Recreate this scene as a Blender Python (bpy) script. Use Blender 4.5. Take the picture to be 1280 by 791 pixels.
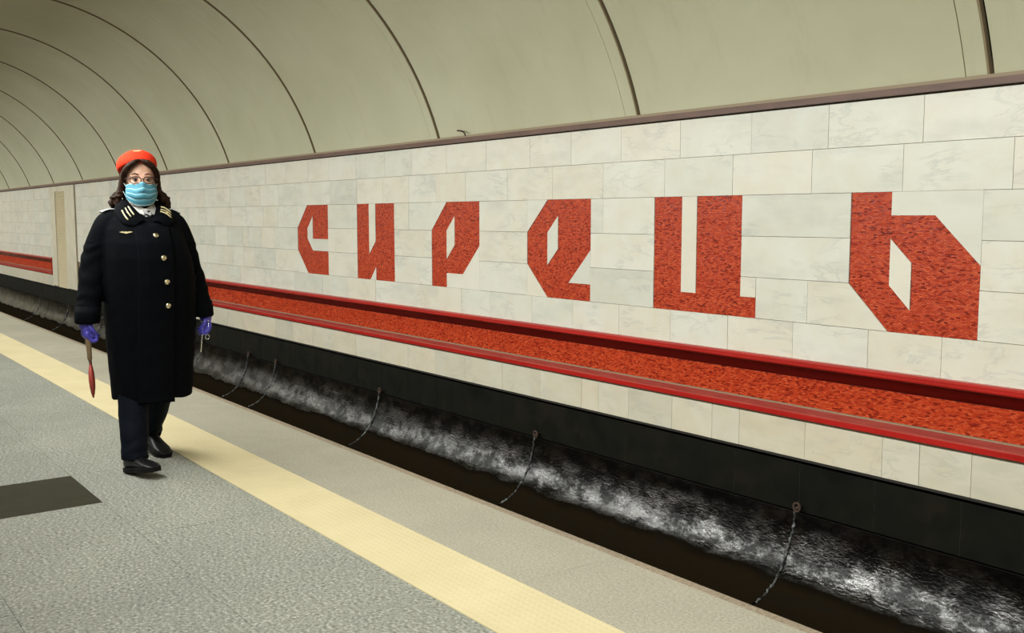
import bpy, bmesh, math, random
import numpy as np
from mathutils import Vector, Matrix
random.seed(7)
for o in list(bpy.data.objects): bpy.data.objects.remove(o)
C = bpy.context.scene.collection
PI = math.pi

# ------------------------------------------------------------------ camera
F = 1244.0
pit = math.atan(123.5 / F)
yaw = math.atan(940 / math.hypot(F, 123.5))
fw = Vector((-math.cos(yaw) * math.cos(pit), math.sin(yaw) * math.cos(pit), -math.sin(pit)))
rt = Vector((math.sin(yaw), math.cos(yaw), 0))
up = rt.cross(fw)
cam = bpy.data.cameras.new('camera')
cam.sensor_width = 36; cam.lens = F / 1280 * 36; cam.clip_end = 200
co = bpy.data.objects.new('camera', cam); C.objects.link(co)
M = Matrix((rt, up, -fw)).transposed().to_4x4(); M.translation = (0, 0, 1.33)
co.matrix_world = M
bpy.context.scene.camera = co

# ------------------------------------------------------------------ world, lamps, exposure
w = bpy.data.worlds.new('world'); bpy.context.scene.world = w; w.use_nodes = True
w.node_tree.nodes['Background'].inputs[0].default_value = (0.9, 0.95, 1, 1)
w.node_tree.nodes['Background'].inputs[1].default_value = 0.0
vs = bpy.context.scene.view_settings
vs.view_transform = 'Standard'; vs.look = 'None'; vs.gamma = 1; vs.use_curve_mapping = False
vs.exposure = 0.36

def strip_light(name, y, z, d, power, width, length, xc, col, spread):
    L = bpy.data.lights.new(name, 'AREA'); L.shape = 'RECTANGLE'
    L.size = length; L.size_y = width; L.energy = power; L.color = col; L.spread = spread
    o = bpy.data.objects.new(name, L); C.objects.link(o)
    d = Vector(d).normalized(); xa = Vector((1, 0, 0)); ya = (-d).cross(xa)
    m = Matrix((xa, ya, -d)).transposed().to_4x4(); m.translation = (xc, y, z)
    o.matrix_world = m
    return o
strip_light('light_strip', 0.42, 2.86, (0, .76, -.65), 1030, .08, 58, -24, (.985, 1.0, .945), math.radians(134))
strip_light('near_fill', 0.42, 2.80, (0, .80, -.60), 70, .08, 14, -4.0, (.985, 1.0, .945), math.radians(150))  # added fill without a fitting, lifts the vault and wall near the camera
strip_light('concourse_light', -1.6, 2.36, (0, .25, -1), 220, .5, 58, -24, (1.0, .97, .90), math.radians(170))

# ------------------------------------------------------------------ helpers
def link(o, parent=None):
    C.objects.link(o)
    if parent: o.parent = parent
    return o
def mesh_obj(name, me, mat=None, parent=None, kind=None):
    o = bpy.data.objects.new(name, me)
    if mat and not me.materials: me.materials.append(mat)
    if kind: o['kind'] = kind
    return link(o, parent)
def empty(name, loc=(0, 0, 0), parent=None, kind=None):
    o = bpy.data.objects.new(name, None); o.empty_display_size = .1; o.location = loc
    if kind: o['kind'] = kind
    return link(o, parent)
def tag(o, label=None, cat=None, group=None, kind=None):
    if label: o['label'] = label
    if cat: o['category'] = cat
    if group: o['group'] = group
    if kind: o['kind'] = kind
    return o
def pydata(name, v, f, smooth=False):
    me = bpy.data.meshes.new(name); me.from_pydata([tuple(p) for p in v], [], f); me.update()
    if smooth: me.shade_smooth()
    return me
BF = [(0, 1, 2, 3), (7, 6, 5, 4), (0, 4, 5, 1), (1, 5, 6, 2), (2, 6, 7, 3), (3, 7, 4, 0)]
class MB:
    def __init__(s): s.v = []; s.f = []
    def box(s, a, b):
        n = len(s.v); x0, y0, z0 = a; x1, y1, z1 = b
        s.v += [(x0, y0, z0), (x0, y1, z0), (x1, y1, z0), (x1, y0, z0), (x0, y0, z1), (x0, y1, z1), (x1, y1, z1), (x1, y0, z1)]
        s.f += [tuple(n + i for i in q) for q in BF]; return s
    def hexa(s, p):
        n = len(s.v); s.v += p; s.f += [tuple(n + i for i in q) for q in BF]; return s
    def profile(s, pts, x0, x1, closed=True):
        """pts (y,z) extruded along X"""
        n = len(s.v); k = len(pts)
        s.v += [(x0, y, z) for y, z in pts] + [(x1, y, z) for y, z in pts]
        for i in range(k if closed else k - 1):
            j = (i + 1) % k; s.f.append((n + i, n + j, n + k + j, n + k + i))
        if closed: s.f += [tuple(n + i for i in range(k))[::-1], tuple(n + k + i for i in range(k))]
        return s
    def prism_y(s, pts, y0, y1):
        """pts (x,z) polygon, front at y0 back at y1"""
        n = len(s.v); k = len(pts)
        s.v += [(x, y0, z) for x, z in pts] + [(x, y1, z) for x, z in pts]
        for i in range(k):
            j = (i + 1) % k; s.f.append((n + i, n + j, n + k + j, n + k + i))
        s.f += [tuple(n + i for i in range(k))[::-1], tuple(n + k + i for i in range(k))]
        return s
    def tube(s, pts, r, seg=8, cap=True):
        n0 = len(s.v); rs = r if hasattr(r, '__len__') else [r] * len(pts)
        P = [Vector(p) for p in pts]
        ref = None
        for i, p in enumerate(P):
            t = (P[min(i + 1, len(P) - 1)] - P[max(i - 1, 0)]).normalized()
            if ref is None: ref = Vector((0, 0, 1)) if abs(t.z) < .8 else Vector((1, 0, 0))
            a = t.cross(ref).normalized(); b = a.cross(t).normalized(); ref = b
            for k in range(seg):
                q = 2 * PI * k / seg; s.v.append(tuple(p + (a * math.cos(q) + b * math.sin(q)) * rs[i]))
        for i in range(len(P) - 1):
            for k in range(seg):
                k2 = (k + 1) % seg; s.f.append((n0 + i * seg + k, n0 + i * seg + k2, n0 + (i + 1) * seg + k2, n0 + (i + 1) * seg + k))
        if cap:
            s.f.append(tuple(n0 + k for k in range(seg))[::-1]); e = n0 + (len(P) - 1) * seg
            s.f.append(tuple(e + k for k in range(seg)))
        return s
    def build(s, name, mat, parent=None, smooth=False, kind=None, fix=True):
        me = pydata(name, s.v, s.f, smooth)
        if fix:
            bm = bmesh.new(); bm.from_mesh(me); bmesh.ops.recalc_face_normals(bm, faces=bm.faces); bm.to_mesh(me); bm.free()
            if smooth: me.shade_smooth()
        return mesh_obj(name, me, mat, parent, kind)
def bevel(o, w, seg=2):
    m = o.modifiers.new('bevel', 'BEVEL'); m.width = w; m.segments = seg; m.limit_method = 'ANGLE'; return o

# ------------------------------------------------------------------ materials
class NT:
    def __init__(s, name, rough=.5, base=(.5, .5, .5), spec=.5, metal=0, coat=0):
        s.m = bpy.data.materials.new(name); s.m.use_nodes = True
        s.t = s.m.node_tree; s.b = s.t.nodes['Principled BSDF']
        s.set('Base Color', (*base, 1)); s.set('Roughness', rough); s.set('Metallic', metal)
        s.set('Specular IOR Level', spec); s.set('Coat Weight', coat)
        s._c = None
    def set(s, k, v): s.b.inputs[k].default_value = v
    def n(s, ty, **kw):
        nd = s.t.nodes.new(ty)
        for k, v in kw.items():
            if hasattr(nd, k): setattr(nd, k, v)
            else: nd.inputs[k.replace('_', ' ')].default_value = v
        return nd
    def l(s, a, b): s.t.links.new(a, b)
    def coord(s, scale=(1, 1, 1), kind='world'):
        if kind == 'world': g = s.n('ShaderNodeNewGeometry').outputs['Position']
        else: g = s.n('ShaderNodeTexCoord').outputs['Object']
        mp = s.n('ShaderNodeMapping'); mp.inputs['Scale'].default_value = scale; s.l(g, mp.inputs['Vector']); return mp.outputs[0]
    def noise(s, vec, scale, detail=4, rough=.5, dist=0, out='Fac'):
        nd = s.n('ShaderNodeTexNoise'); nd.inputs['Scale'].default_value = scale; nd.inputs['Detail'].default_value = detail
        nd.inputs['Roughness'].default_value = rough; nd.inputs['Distortion'].default_value = dist
        s.l(vec, nd.inputs['Vector']); return nd.outputs[out]
    def ramp(s, fac, stops, interp='LINEAR'):
        r = s.n('ShaderNodeValToRGB'); e = r.color_ramp; e.interpolation = interp
        while len(e.elements) < len(stops): e.elements.new(.5)
        for el, (p, c) in zip(e.elements, stops):
            el.position = p; el.color = (*c, 1) if hasattr(c, '__len__') else (c, c, c, 1)
        s.l(fac, r.inputs[0]); return r.outputs[0]
    def mix(s, a, b, fac, mode='MIX'):
        m = s.n('ShaderNodeMix', data_type='RGBA'); m.blend_type = mode
        for i, v in ((6, a), (7, b), (0, fac)):
            sock = m.inputs[i]
            if hasattr(v, 'is_linked'): s.l(v, sock)
            elif hasattr(v, '__len__'): sock.default_value = (*v, 1)
            else: sock.default_value = v if i == 0 else (v, v, v, 1)
        return m.outputs[2]
    def rnd(s): return s.n('ShaderNodeObjectInfo').outputs['Random']
    def col(s, c): s.l(c, s.b.inputs['Base Color']); return s
    def rough(s, c): s.l(c, s.b.inputs['Roughness']); return s
    def bump(s, h, strength=.3, dist=.01):
        b = s.n('ShaderNodeBump'); b.inputs['Strength'].default_value = strength; b.inputs['Distance'].default_value = dist
        s.l(h, b.inputs['Height']); s.l(b.outputs[0], s.b.inputs['Normal']); return s

def marble(name, base, warm, grey, vein, rough=.33):
    t = NT(name, rough, base)
    # offset the pattern per piece so veins do not run on from one slab to the next
    g = t.n('ShaderNodeNewGeometry').outputs['Position']; r = t.rnd()
    comb = t.n('ShaderNodeCombineXYZ'); mu = t.n('ShaderNodeMath', operation='MULTIPLY'); t.l(r, mu.inputs[0]); mu.inputs[1].default_value = 37
    t.l(mu.outputs[0], comb.inputs[0]); t.l(mu.outputs[0], comb.inputs[2])
    ad = t.n('ShaderNodeVectorMath', operation='ADD'); t.l(g, ad.inputs[0]); t.l(comb.outputs[0], ad.inputs[1])
    v = ad.outputs[0]
    cloud = t.ramp(t.noise(v, 3.2, 5, .6, .6), [(.32, 0), (.68, 1)])
    c = t.mix(base, warm, cloud)
    tint = t.ramp(r, [(0, (.88, .895, .90)), (.2, (.95, .965, .96)), (.5, (1, 1, 1)), (.8, (1.0, .975, .945)), (1, (.96, .94, .90))])
    mp = t.n('ShaderNodeMapping'); mp.inputs['Rotation'].default_value = (0, .9, 0); mp.inputs['Scale'].default_value = (1, 1, 3.2); t.l(v, mp.inputs['Vector'])
    v2 = mp.outputs[0]
    g2 = t.ramp(t.noise(v2, 2.2, 6, .6, .5), [(.465, 0), (.5, .8), (.535, 0)])
    fade = t.ramp(t.noise(v, 2.4, 2, .5), [(.48, 0), (.62, vein)])
    m1 = t.n('ShaderNodeMath', operation='MULTIPLY'); t.l(g2, m1.inputs[0]); t.l(fade, m1.inputs[1])
    c = t.mix(c, grey, m1.outputs[0])
    st = t.ramp(t.noise(v2, 1.6, 4, .6), [(.5, 0), (.75, .55)])
    c = t.mix(c, grey, st)
    c = t.mix(c, tint, 1.0, 'MULTIPLY')
    t.col(c); t.bump(t.noise(v, 25, 4), .04, .003)
    return t.m
M_marble = marble('white_marble', (.74, .735, .66), (.70, .665, .56), (.52, .525, .48), .75)
M_inlay = marble('plain_marble', (.75, .74, .66), (.73, .70, .61), (.60, .59, .52), .3)
M_marble_low = marble('warm_marble', (.70, .665, .555), (.66, .60, .46), (.50, .48, .40), .6)

t = NT('grout', .9, (.21, .17, .12)); t.col(t.ramp(t.noise(t.coord(), 3), [(.35, (.16, .125, .085)), (.7, (.34, .29, .21))])); M_grout = t.m
t = NT('dark_backing', .9, (.02, .017, .013)); M_black = t.m

t = NT('mosaic', .38, (.6, .08, .03), .3)
a = t.n('ShaderNodeAttribute'); a.attribute_name = 'shade'
c = t.ramp(a.outputs['Fac'], [(0, (.18, .016, .008)), (.1, (.32, .028, .012)), (.26, (.46, .045, .014)), (.7, (.55, .062, .018)), (1, (.64, .10, .03))])
c = t.mix(c, (.30, .035, .018), t.ramp(t.noise(t.coord(), 14, 4), [(.55, 0), (.8, .45)]))
t.col(c); t.rough(t.ramp(a.outputs['Fac'], [(0, .3), (1, .5)])); M_mosaic = t.m
t = NT('mosaic_bed', .9, (.17, .028, .016)); M_bed = t.m
t = NT('red_enamel', .25, (.40, .012, .010)); t.col(t.ramp(t.noise(t.coord((.5, 8, 8)), 3), [(.3, (.34, .012, .01)), (.7, (.46, .018, .014))])); M_red = t.m
t = NT('red_enamel_sheen', .32, (.42, .07, .055)); t.col(t.ramp(t.noise(t.coord((1, 8, 8)), 4, 5), [(.3, (.36, .05, .04)), (.7, (.45, .09, .07))])); M_red_sheen = t.m  # red enamel made paler: the upward face's sheen is put into the colour
t = NT('brown_trim', .45, (.16, .07, .055)); t.col(t.ramp(t.noise(t.coord((1, 5, 5)), 3, 5), [(.3, (.10, .048, .032)), (.7, (.16, .08, .058))])); M_brown = t.m
t = NT('tan_lip', .6, (.30, .23, .15)); M_tan = t.m

t = NT('vault_paint', .55, (.60, .585, .46))
v = t.coord()
c = t.ramp(t.noise(v, .8, 5, .6), [(.3, (.50, .49, .34)), (.7, (.58, .57, .42))])
c = t.mix(c, (.40, .36, .25), t.ramp(t.noise(t.coord((3, .6, .6)), 2.2, 6, .65), [(.55, 0), (.85, .45)]))
t.col(c); t.bump(t.noise(v, 6, 4), .05, .01); M_vault = t.m
t = NT('vault_gap', .9, (.045, .033, .02)); M_gap = t.m
t = NT('gap_rust', .9, (.26, .20, .12)); M_rust = t.m

def granite(name, a_, b_, c_, mid, sc=150, rough=.5):
    t = NT(name, rough, spec=.12 if name == 'dark_slab' else .4)
    v = t.coord()
    g = t.noise(v, sc, 3, .7)
    c = t.ramp(g, [(.30, a_), (.44, b_), (.56, mid), (.70, c_)])
    big = t.ramp(t.noise(v, 1.1, 5, .6), [(.3, (.86, .86, .85)), (.7, (1.04, 1.03, 1.0))])
    c = t.mix(c, big, 1.0, 'MULTIPLY')
    blot = t.ramp(t.noise(v, 7, 5, .7), [(.62, 0), (.8, .3)])
    c = t.mix(c, a_, blot)
    tn = t.ramp(t.rnd(), [(0, (.95, .95, .95)), (1, (1.03, 1.03, 1.02))]); c = t.mix(c, tn, 1.0, 'MULTIPLY')
    t.col(c); t.rough(t.ramp(t.noise(v, 5, 3), [(.3, rough - .08), (.7, rough + .1)])); t.bump(g, .05, .001); return t.m
M_gran = granite('grey_granite', (.07, .072, .06), (.19, .195, .17), (.50, .505, .45), (.275, .28, .25), 75)
M_gran_edge = granite('beige_granite', (.22, .20, .155), (.30, .28, .225), (.43, .405, .33), (.345, .325, .265), 95)
M_nosing = granite('platform_nosing', (.15, .11, .08), (.23, .18, .13), (.33, .27, .2), (.27, .22, .16), 60)
M_dark_slab = granite('dark_slab', (.016, .015, .008), (.026, .024, .014), (.052, .048, .03), (.034, .031, .019), 160, .55)
t = NT('tactile_yellow', .6, (.8, .62, .28))
v = t.coord()
c = t.ramp(t.noise(v, 3, 6, .6), [(.3, (.50, .425, .25)), (.7, (.56, .48, .29))])
c = t.mix(c, (.48, .38, .2), t.ramp(t.noise(v, 9, 6, .7), [(.6, 0), (.8, .4)]))
vo = t.n('ShaderNodeTexVoronoi', feature='F1'); vo.inputs['Scale'].default_value = 36; vo.inputs['Randomness'].default_value = 0; t.l(v, vo.inputs['Vector'])
t.col(c); t.bump(t.ramp(vo.outputs['Distance'], [(.15, 1), (.38, 0)]), .35, .003); M_yel = t.m

t = NT('dado_tile', .6, (.035, .032, .025), .15)
v = t.coord()
c = t.ramp(t.noise(v, 2.5, 6, .65), [(.3, (.003, .004, .0025)), (.55, (.006, .006, .0035)), (.8, (.014, .010, .005))])
t.col(c); t.rough(t.ramp(t.noise(v, 5, 5), [(.3, .5), (.7, .8)])); M_dado = t.m
t = NT('dado_joint', .8, (.055, .052, .040)); M_djoint = t.m

t = NT('bitumen', .3, (.008, .008, .007), .5); t.set('IOR', 2.0)
v = t.coord((.5, 1, 1))
n1 = t.noise(v, 62, 3, .62, .2); n2 = t.noise(v, 9, 5, .6)
h = t.mix(n1, n2, .5)
# dusty matte crust where the lining flattens towards the track bed
sep = t.n('ShaderNodeSeparateXYZ'); t.l(t.n('ShaderNodeNewGeometry').outputs['Position'], sep.inputs[0])
nz = t.noise(t.coord(), 2.5, 5, .6)
ad = t.n('ShaderNodeMath', operation='MULTIPLY_ADD'); t.l(nz, ad.inputs[0]); ad.inputs[1].default_value = .12; t.l(sep.outputs[2], ad.inputs[2])
dust = t.ramp(t.n('ShaderNodeMapRange', From_Min=-1.6, From_Max=-.8).outputs[0], [(0, 1), (1, 0)])
mr = t.n('ShaderNodeMapRange'); mr.inputs['From Min'].default_value = -1.27; mr.inputs['From Max'].default_value = -1.19; t.l(ad.outputs[0], mr.inputs['Value'])
dust = t.ramp(mr.outputs[0], [(0, 1), (1, 0)])
wet = t.ramp(t.noise(t.coord((.7, 1, 1)), 4, 6, .7), [(.42, .22), (.58, .095)])
c = t.mix((.002, .002, .0018), (.012, .0085, .0045), dust)
c = t.mix(c, (.009, .009, .007), t.ramp(n2, [(.5, 0), (.75, .6)]))
t.col(c); t.rough(t.mix(wet, .85, dust)); t.l(t.mix(t.ramp(t.noise(t.coord((.7, 1, 1)), 6, 5, .7), [(.44, .07), (.60, .46)]), 0.0, t.ramp(dust, [(0, 0), (.4, 1)])), t.b.inputs['Specular IOR Level']); t.bump(h, .62, .008); M_bit = t.m
t = NT('track_bed', .85, (.03, .026, .02)); t.col(t.ramp(t.noise(t.coord(), 12, 6, .7), [(.3, (.02, .017, .013)), (.7, (.05, .043, .032))])); M_bed2 = t.m
t = NT('rail_steel', .3, (.25, .2, .17), .5, .9); M_rail = t.m
t = NT('joint_caulk', .35, (.05, .05, .045)); t.bump(t.noise(t.coord(), 50, 4), .8, .02); t.col(t.ramp(t.noise(t.coord(), 25, 4), [(.45, (.01, .01, .01)), (.65, (.22, .23, .22))])); M_caulk = t.m
t = NT('rusty_iron', .8, (.055, .032, .02)); M_iron = t.m
t = NT('louver_cream', .55, (.58, .50, .33)); M_louv = t.m
t = NT('pilaster_stone', .5, (.60, .55, .43)); t.col(t.ramp(t.noise(t.coord(), 3, 5), [(.3, (.56, .50, .39)), (.7, (.64, .60, .47))])); M_pil = t.m

# ------------------------------------------------------------------ geometry constants
D = 6.0
XL, XR = -52.0, 4.5
RIB = [-.525, -1.03, -1.549, -2.058, -2.571, -3.07, -3.57, -4.069, -4.539, -5.007, -5.486, -5.97, -6.45, -6.93, -7.41, -7.89, -8.37]
RIB = [r * D for r in [.485, -.02] + RIB]

# ------------------------------------------------------------------ platform
floor = MB().box((XL, -3.2, -.12), (XR, 2.60, -.014)).box((XL, 2.3, -1.6), (XR, 2.52, -.1)).build('floor', M_grout, kind='structure')
_cache = {}
def slab(name, x0, x1, y0, y1, mat, gap=.0012, top=0.0, parent=None):
    wx, wy = round(x1 - x0 - gap, 4), round(y1 - y0 - gap, 4)
    k = (name, wx, wy, mat.name)
    if k not in _cache:
        m = MB().box((-wx / 2, -wy / 2, -.03), (wx / 2, wy / 2, 0)); me = pydata(name, m.v, m.f)
        me.materials.append(mat); _cache[k] = me
    o = bpy.data.objects.new(name, _cache[k]); o.location = ((x0 + x1) / 2, (y0 + y1) / 2, top); return link(o, parent)
rest = MB()
YS = [-3.1, -2.4, -1.8, -1.2, -.6, -.0, .603, 1.207, 1.815]
for j in range(len(YS) - 1):
    y0, y1 = YS[j], YS[j + 1]
    x = -3.596 + .0 + (0 if j % 2 else 0)
    i0 = int((XL - x) / .604) + 1; i1 = int((XR - x) / .604)
    for i in range(i0, i1):
        a0 = x + i * .604; a1 = a0 + .604
        near = y0 >= -.01 and -16.5 < a0 < -1.5
        if near:
            dark = abs(a0 + 5.45) < .1 and .5 < y0 < .7
            o = slab('floor_slab', a0, a1, y0, y1, M_dark_slab if dark else M_gran, parent=floor, top=random.uniform(-.0004, .0004))
            if dark: o['label'] = 'dark brown floor slab among the grey ones'
        else:
            m = rest.box((a0 + .0006, y0 + .0006, -.03), (a1 - .0006, y1 - .0006, 0))
rest.build('floor_slabs', M_gran, floor, kind='stuff')
rest = MB()
for i in range(int((XR - XL) / .6)):
    a0 = XL + i * .6
    if -22 < a0 < -1.5: slab('tactile_tile', a0, a0 + .6, 1.815, 2.145, M_yel, .0006, .003, floor)
    else: rest.box((a0, 1.8155, -.03), (a0 + .5994, 2.1445, .003))
rest.build('tactile_tiles', M_yel, floor, kind='stuff')
rest = MB()
for i in range(int((XR - XL) / 1.2)):
    a0 = XL + i * 1.2
    if -22 < a0 < -1.0:
        slab('edge_slab', a0, a0 + 1.2, 2.145, 2.615, M_gran_edge, .0006, 0, floor)
        slab('nosing', a0, a0 + 1.2, 2.615, 2.66, M_nosing, .0008, -.002, floor)
    else: rest.box((a0, 2.1455, -.03), (a0 + 1.199, 2.66, 0))
rest.build('edge_slabs', M_gran_edge, floor, kind='stuff')

# ------------------------------------------------------------------ far wall: backing and setting
# profile (y,z) of the backing with the sloping niche of the red ledge
wall = empty('wall_right', (0, 0, 0), kind='structure')
SH1 = (-24.6, XR); SH0 = (XL, -27.72)
def back(x0, x1, niche):
    pr = [(6.5, 2.3), (6.018, 2.3)]
    pr += [(6.018, .24), (6.26, .24), (6.26, .11), (6.04, -.09), (6.018, -.12)] if niche else []
    pr += [(6.018, -.43), (6.5, -.43)]
    return MB().profile(pr, x0, x1)
back(SH1[0], SH1[1], True).build('wall_backing', M_grout, wall)
back(SH0[0], SH0[1], True).build('wall_backing', M_grout, wall)
back(SH0[1], SH1[0], False).build('wall_backing', M_grout, wall)

ZR = [2.115, 1.81, 1.50, 1.19, .88, .57, .285]
J = {}
J['A'] = [-18.005, -16.693, -16.073, -15.41, -14.648, -14.029, -13.326, -12.6, -11.977, -11.239, -10.507, -9.883, -9.166, -8.425, -7.689, -7.074, -6.405, -5.708, -4.98, -4.3, -3.586, -2.9]
J['B'] = [-18.015, -17.027, -16.579, -16.026, -15.447, -14.779, -14.255, -13.59, -12.982, -11.944, -11.217, -10.562, -9.96, -9.379, -8.798, -8.059, -7.343, -6.633, -5.877, -5.153, -4.429, -3.719, -2.997]
J['C'] = [-17.405, -16.874, -16.51, -16.068, -15.388, -14.799, -14.154, -13.607, -12.965]
J['D'] = [-17.2, -16.644, -16.148, -15.596, -14.965, -14.71, -14.234, -13.766, -12.965]
J['E'] = [-17.1, -16.522, -15.832, -15.347, -14.948, -14.527, -13.741, -12.965]
J['F'] = [-17.0, -16.3, -15.732, -15.1, -14.5, -13.916, -13.111, -12.214, -11.5, -10.77, -9.789, -8.885, -8.352, -7.653, -7.037, -6.41, -5.787, -5.171, -4.555, -3.932, -3.4, -2.7]
J['G'] = [-17.0, -16.3, -15.7, -15.05, -14.4, -13.8, -13.2, -12.55, -11.9, -11.3, -10.662, -10.016, -9.423, -8.814, -8.144, -7.524, -6.904, -6.672, -6.276, -5.753, -5.313, -5.035, -4.423, -3.793, -3.521, -3.168, -2.6]
zr = {k: (ZR[i + 1], ZR[i]) for i, k in enumerate('ABCDEF')}; zr['G'] = (-.43, -.12)
def fill(a, b, lo=.5, hi=.72):
    out = [a]
    while out[-1] < b - hi: out.append(out[-1] + random.uniform(lo, hi))
    out.append(b); return out
tiles = []   # polygons (x,z)
def rect(x0, x1, z0, z1): return [(x0, z0), (x1, z0), (x1, z1), (x0, z1)]
for k in 'ABCDEFG':
    z0, z1 = zr[k]
    j = J[k]
    left = fill(-25.2, j[0])[:-1]
    xs = left + j
    if k in 'ABFG': xs = xs + fill(j[-1], XR)[1:]
    for a, b in zip(xs, xs[1:]): tiles.append((k, rect(a, b, z0, z1)))
    farx = fill(XL, -27.72, .5, .72)
    for a, b in zip(farx, farx[1:]): tiles.append((k, rect(a, b, z0, z1)))
# rows that run between the letters
for k, segs in dict(C=[(-12.03, -11.225), (-10.30, -9.966), (-9.966, -9.475), (-8.545, -7.73), (-6.795, -6.629), (-6.629, -5.99), (-5.055, -4.10), (-3.17, -2.4)],
                    D=[(-12.03, -11.225), (-10.30, -9.475), (-8.545, -7.73), (-6.795, -5.99), (-5.055, -4.10), (-3.17, -2.5)],
                    E=[(-12.03, -11.225), (-10.30, -9.475), (-8.545, -7.73), (-6.795, -5.99), (-4.905, -4.437), (-3.17, -2.3)]).items():
    for a, b in segs: tiles.append((k, rect(a, b, *zr[k])))
    xs = fill(segs[-1][1], XR)
    for a, b in zip(xs, xs[1:]): tiles.append((k, rect(a, b, *zr[k])))
tiles.append(('E', [(-4.437, .57), (-3.79, .57), (-4.10, .88), (-4.437, .88)]))
tiles.append(('E', [(-5.055, .725), (-4.905, .725), (-4.905, .88), (-5.055, .88)]))
# marble inside the letter fields
inl = [[(-3.79, 1.5), (-3.79, 1.345), (-3.48, 1.345), (-3.17, 1.035), (-3.17, 1.5)],
       [(-3.79, 1.19), (-3.79, .88), (-3.635, .725), (-3.635, 1.035)],
       [(-5.675, 1.5), (-5.675, .725), (-5.515, .725), (-5.515, 1.5)],
       [(-7.73, 1.19), (-7.415, 1.5), (-7.73, 1.5)], [(-7.73, .88), (-7.73, .57), (-7.415, .57)],
       [(-6.795, 1.035), (-7.10, .725), (-6.795, .725)],
       [(-7.26, 1.345), (-7.415, 1.19), (-7.415, .88), (-7.26, 1.035)],
       [(-9.475, 1.19), (-9.17, 1.5), (-9.475, 1.5)],
       [(-8.545, 1.035), (-8.855, .725), (-9.17, .725), (-9.17, .57), (-8.545, .57)],
       [(-9.015, 1.345), (-9.17, 1.19), (-9.17, .88), (-9.015, 1.035)],
       [(-10.915, 1.5), (-10.915, .885), (-10.755, 1.04), (-10.755, 1.5)],
       [(-10.89, .57), (-10.75, .57), (-10.75, .725)],
       [(-12.965, 1.19), (-12.65, 1.5), (-12.965, 1.5)], [(-12.965, .88), (-12.965, .57), (-12.65, .57)],
       [(-12.03, 1.045), (-12.49, 1.045), (-12.49, 1.345), (-12.65, 1.185), (-12.65, 1.045), (-12.49, .885), (-12.03, .885)]]
def shrink(poly, g):
    cx = sum(p[0] for p in poly) / len(poly); cz = sum(p[1] for p in poly) / len(poly)
    return [(x + (g if x < cx else -g), z + (g if z < cz else -g)) for x, z in poly]
restm, restl = MB(), MB()
tiles.sort(key=lambda q: -max(p[0] for p in q[1]) if max(p[0] for p in q[1]) < -2.3 else 99)
npart = 0
for k, poly in tiles:
    low = k == 'G'
    jit = random.uniform(0, .002); xr = max(p[0] for p in poly)
    if xr < -2.3 and npart < 284:
        p = shrink(poly, .0016)
        x0 = p[0][0]; z0 = p[0][1]
        o = MB().prism_y([(x - x0, z - z0) for x, z in p], 0, .022).build('marble_tile', M_marble_low if low else M_marble, wall, fix=False)
        o.location = (x0, 5.998 + jit, z0); npart += 1
    else: (restl if low else restm).prism_y(shrink(poly, .0016), 5.998 + jit, 6.02)
restm.build('marble_tiles', M_marble, wall, kind='stuff'); restl.build('lower_marble_tiles', M_marble_low, wall, kind='stuff')
for poly in inl:
    MB().prism_y(poly, 5.9985, 6.02).build('marble_inlay', M_inlay, wall)

# pilaster with louvred panel, far left
pl = empty('wall_pilaster', (-26.4, 5.98, 0), kind='structure')
def loc(o, par):
    o.location = o.location - par.location; return o
m = MB().box((-27.70, 5.97, -.40), (-27.16, 6.02, 2.11)).box((-26.15, 5.97, -.40), (-25.22, 6.02, 2.11)).box((-27.16, 5.97, 1.98), (-26.15, 6.02, 2.11))
loc(m.build('stone_frame', M_pil, pl), pl)
lv = MB()
for i in range(58):
    z = -.42 + i * .0412
    lv.profile([(6.0, z), (5.975, z + .006), (6.0, z + .036)], -27.16, -26.15)
loc(lv.build('louvre_slats', M_louv, pl, kind='stuff'), pl)
loc(MB().box((-27.16, 6.0, -.42), (-26.15, 6.018, 1.98)).build('louvre_back', M_louv, pl), pl)
loc(MB().box((-25.22, 5.985, -.40), (-25.19, 6.019, 2.11)).build('pilaster_joint', M_rust, pl), pl)

# cornice trim above the marble
tr = MB().profile([(5.94, 2.122), (5.94, 2.165), (6.05, 2.165), (6.05, 2.122)], XL, XR).build('trim_1', M_brown, kind='structure')
MB().profile([(5.945, 2.165), (5.945, 2.187), (5.96, 2.187), (6.04, 2.172), (6.04, 2.165)], XL, XR).build('trim_lip', M_tan, tr)
MB().profile([(5.995, 2.112), (5.995, 2.122), (6.02, 2.122), (6.02, 2.112)], XL, XR).build('trim_shadow_gap', M_gap, tr)
# bent wire on the cornice
hk = MB().tube([(-8.72, 5.95, 2.18), (-8.72, 5.93, 2.215), (-8.77, 5.93, 2.235), (-8.86, 5.94, 2.245)], .008, 6).build('bent_wire', M_iron, smooth=True)
tag(hk, 'short bent rusty wire poking up from the brown cornice strip', 'wire')

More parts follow.
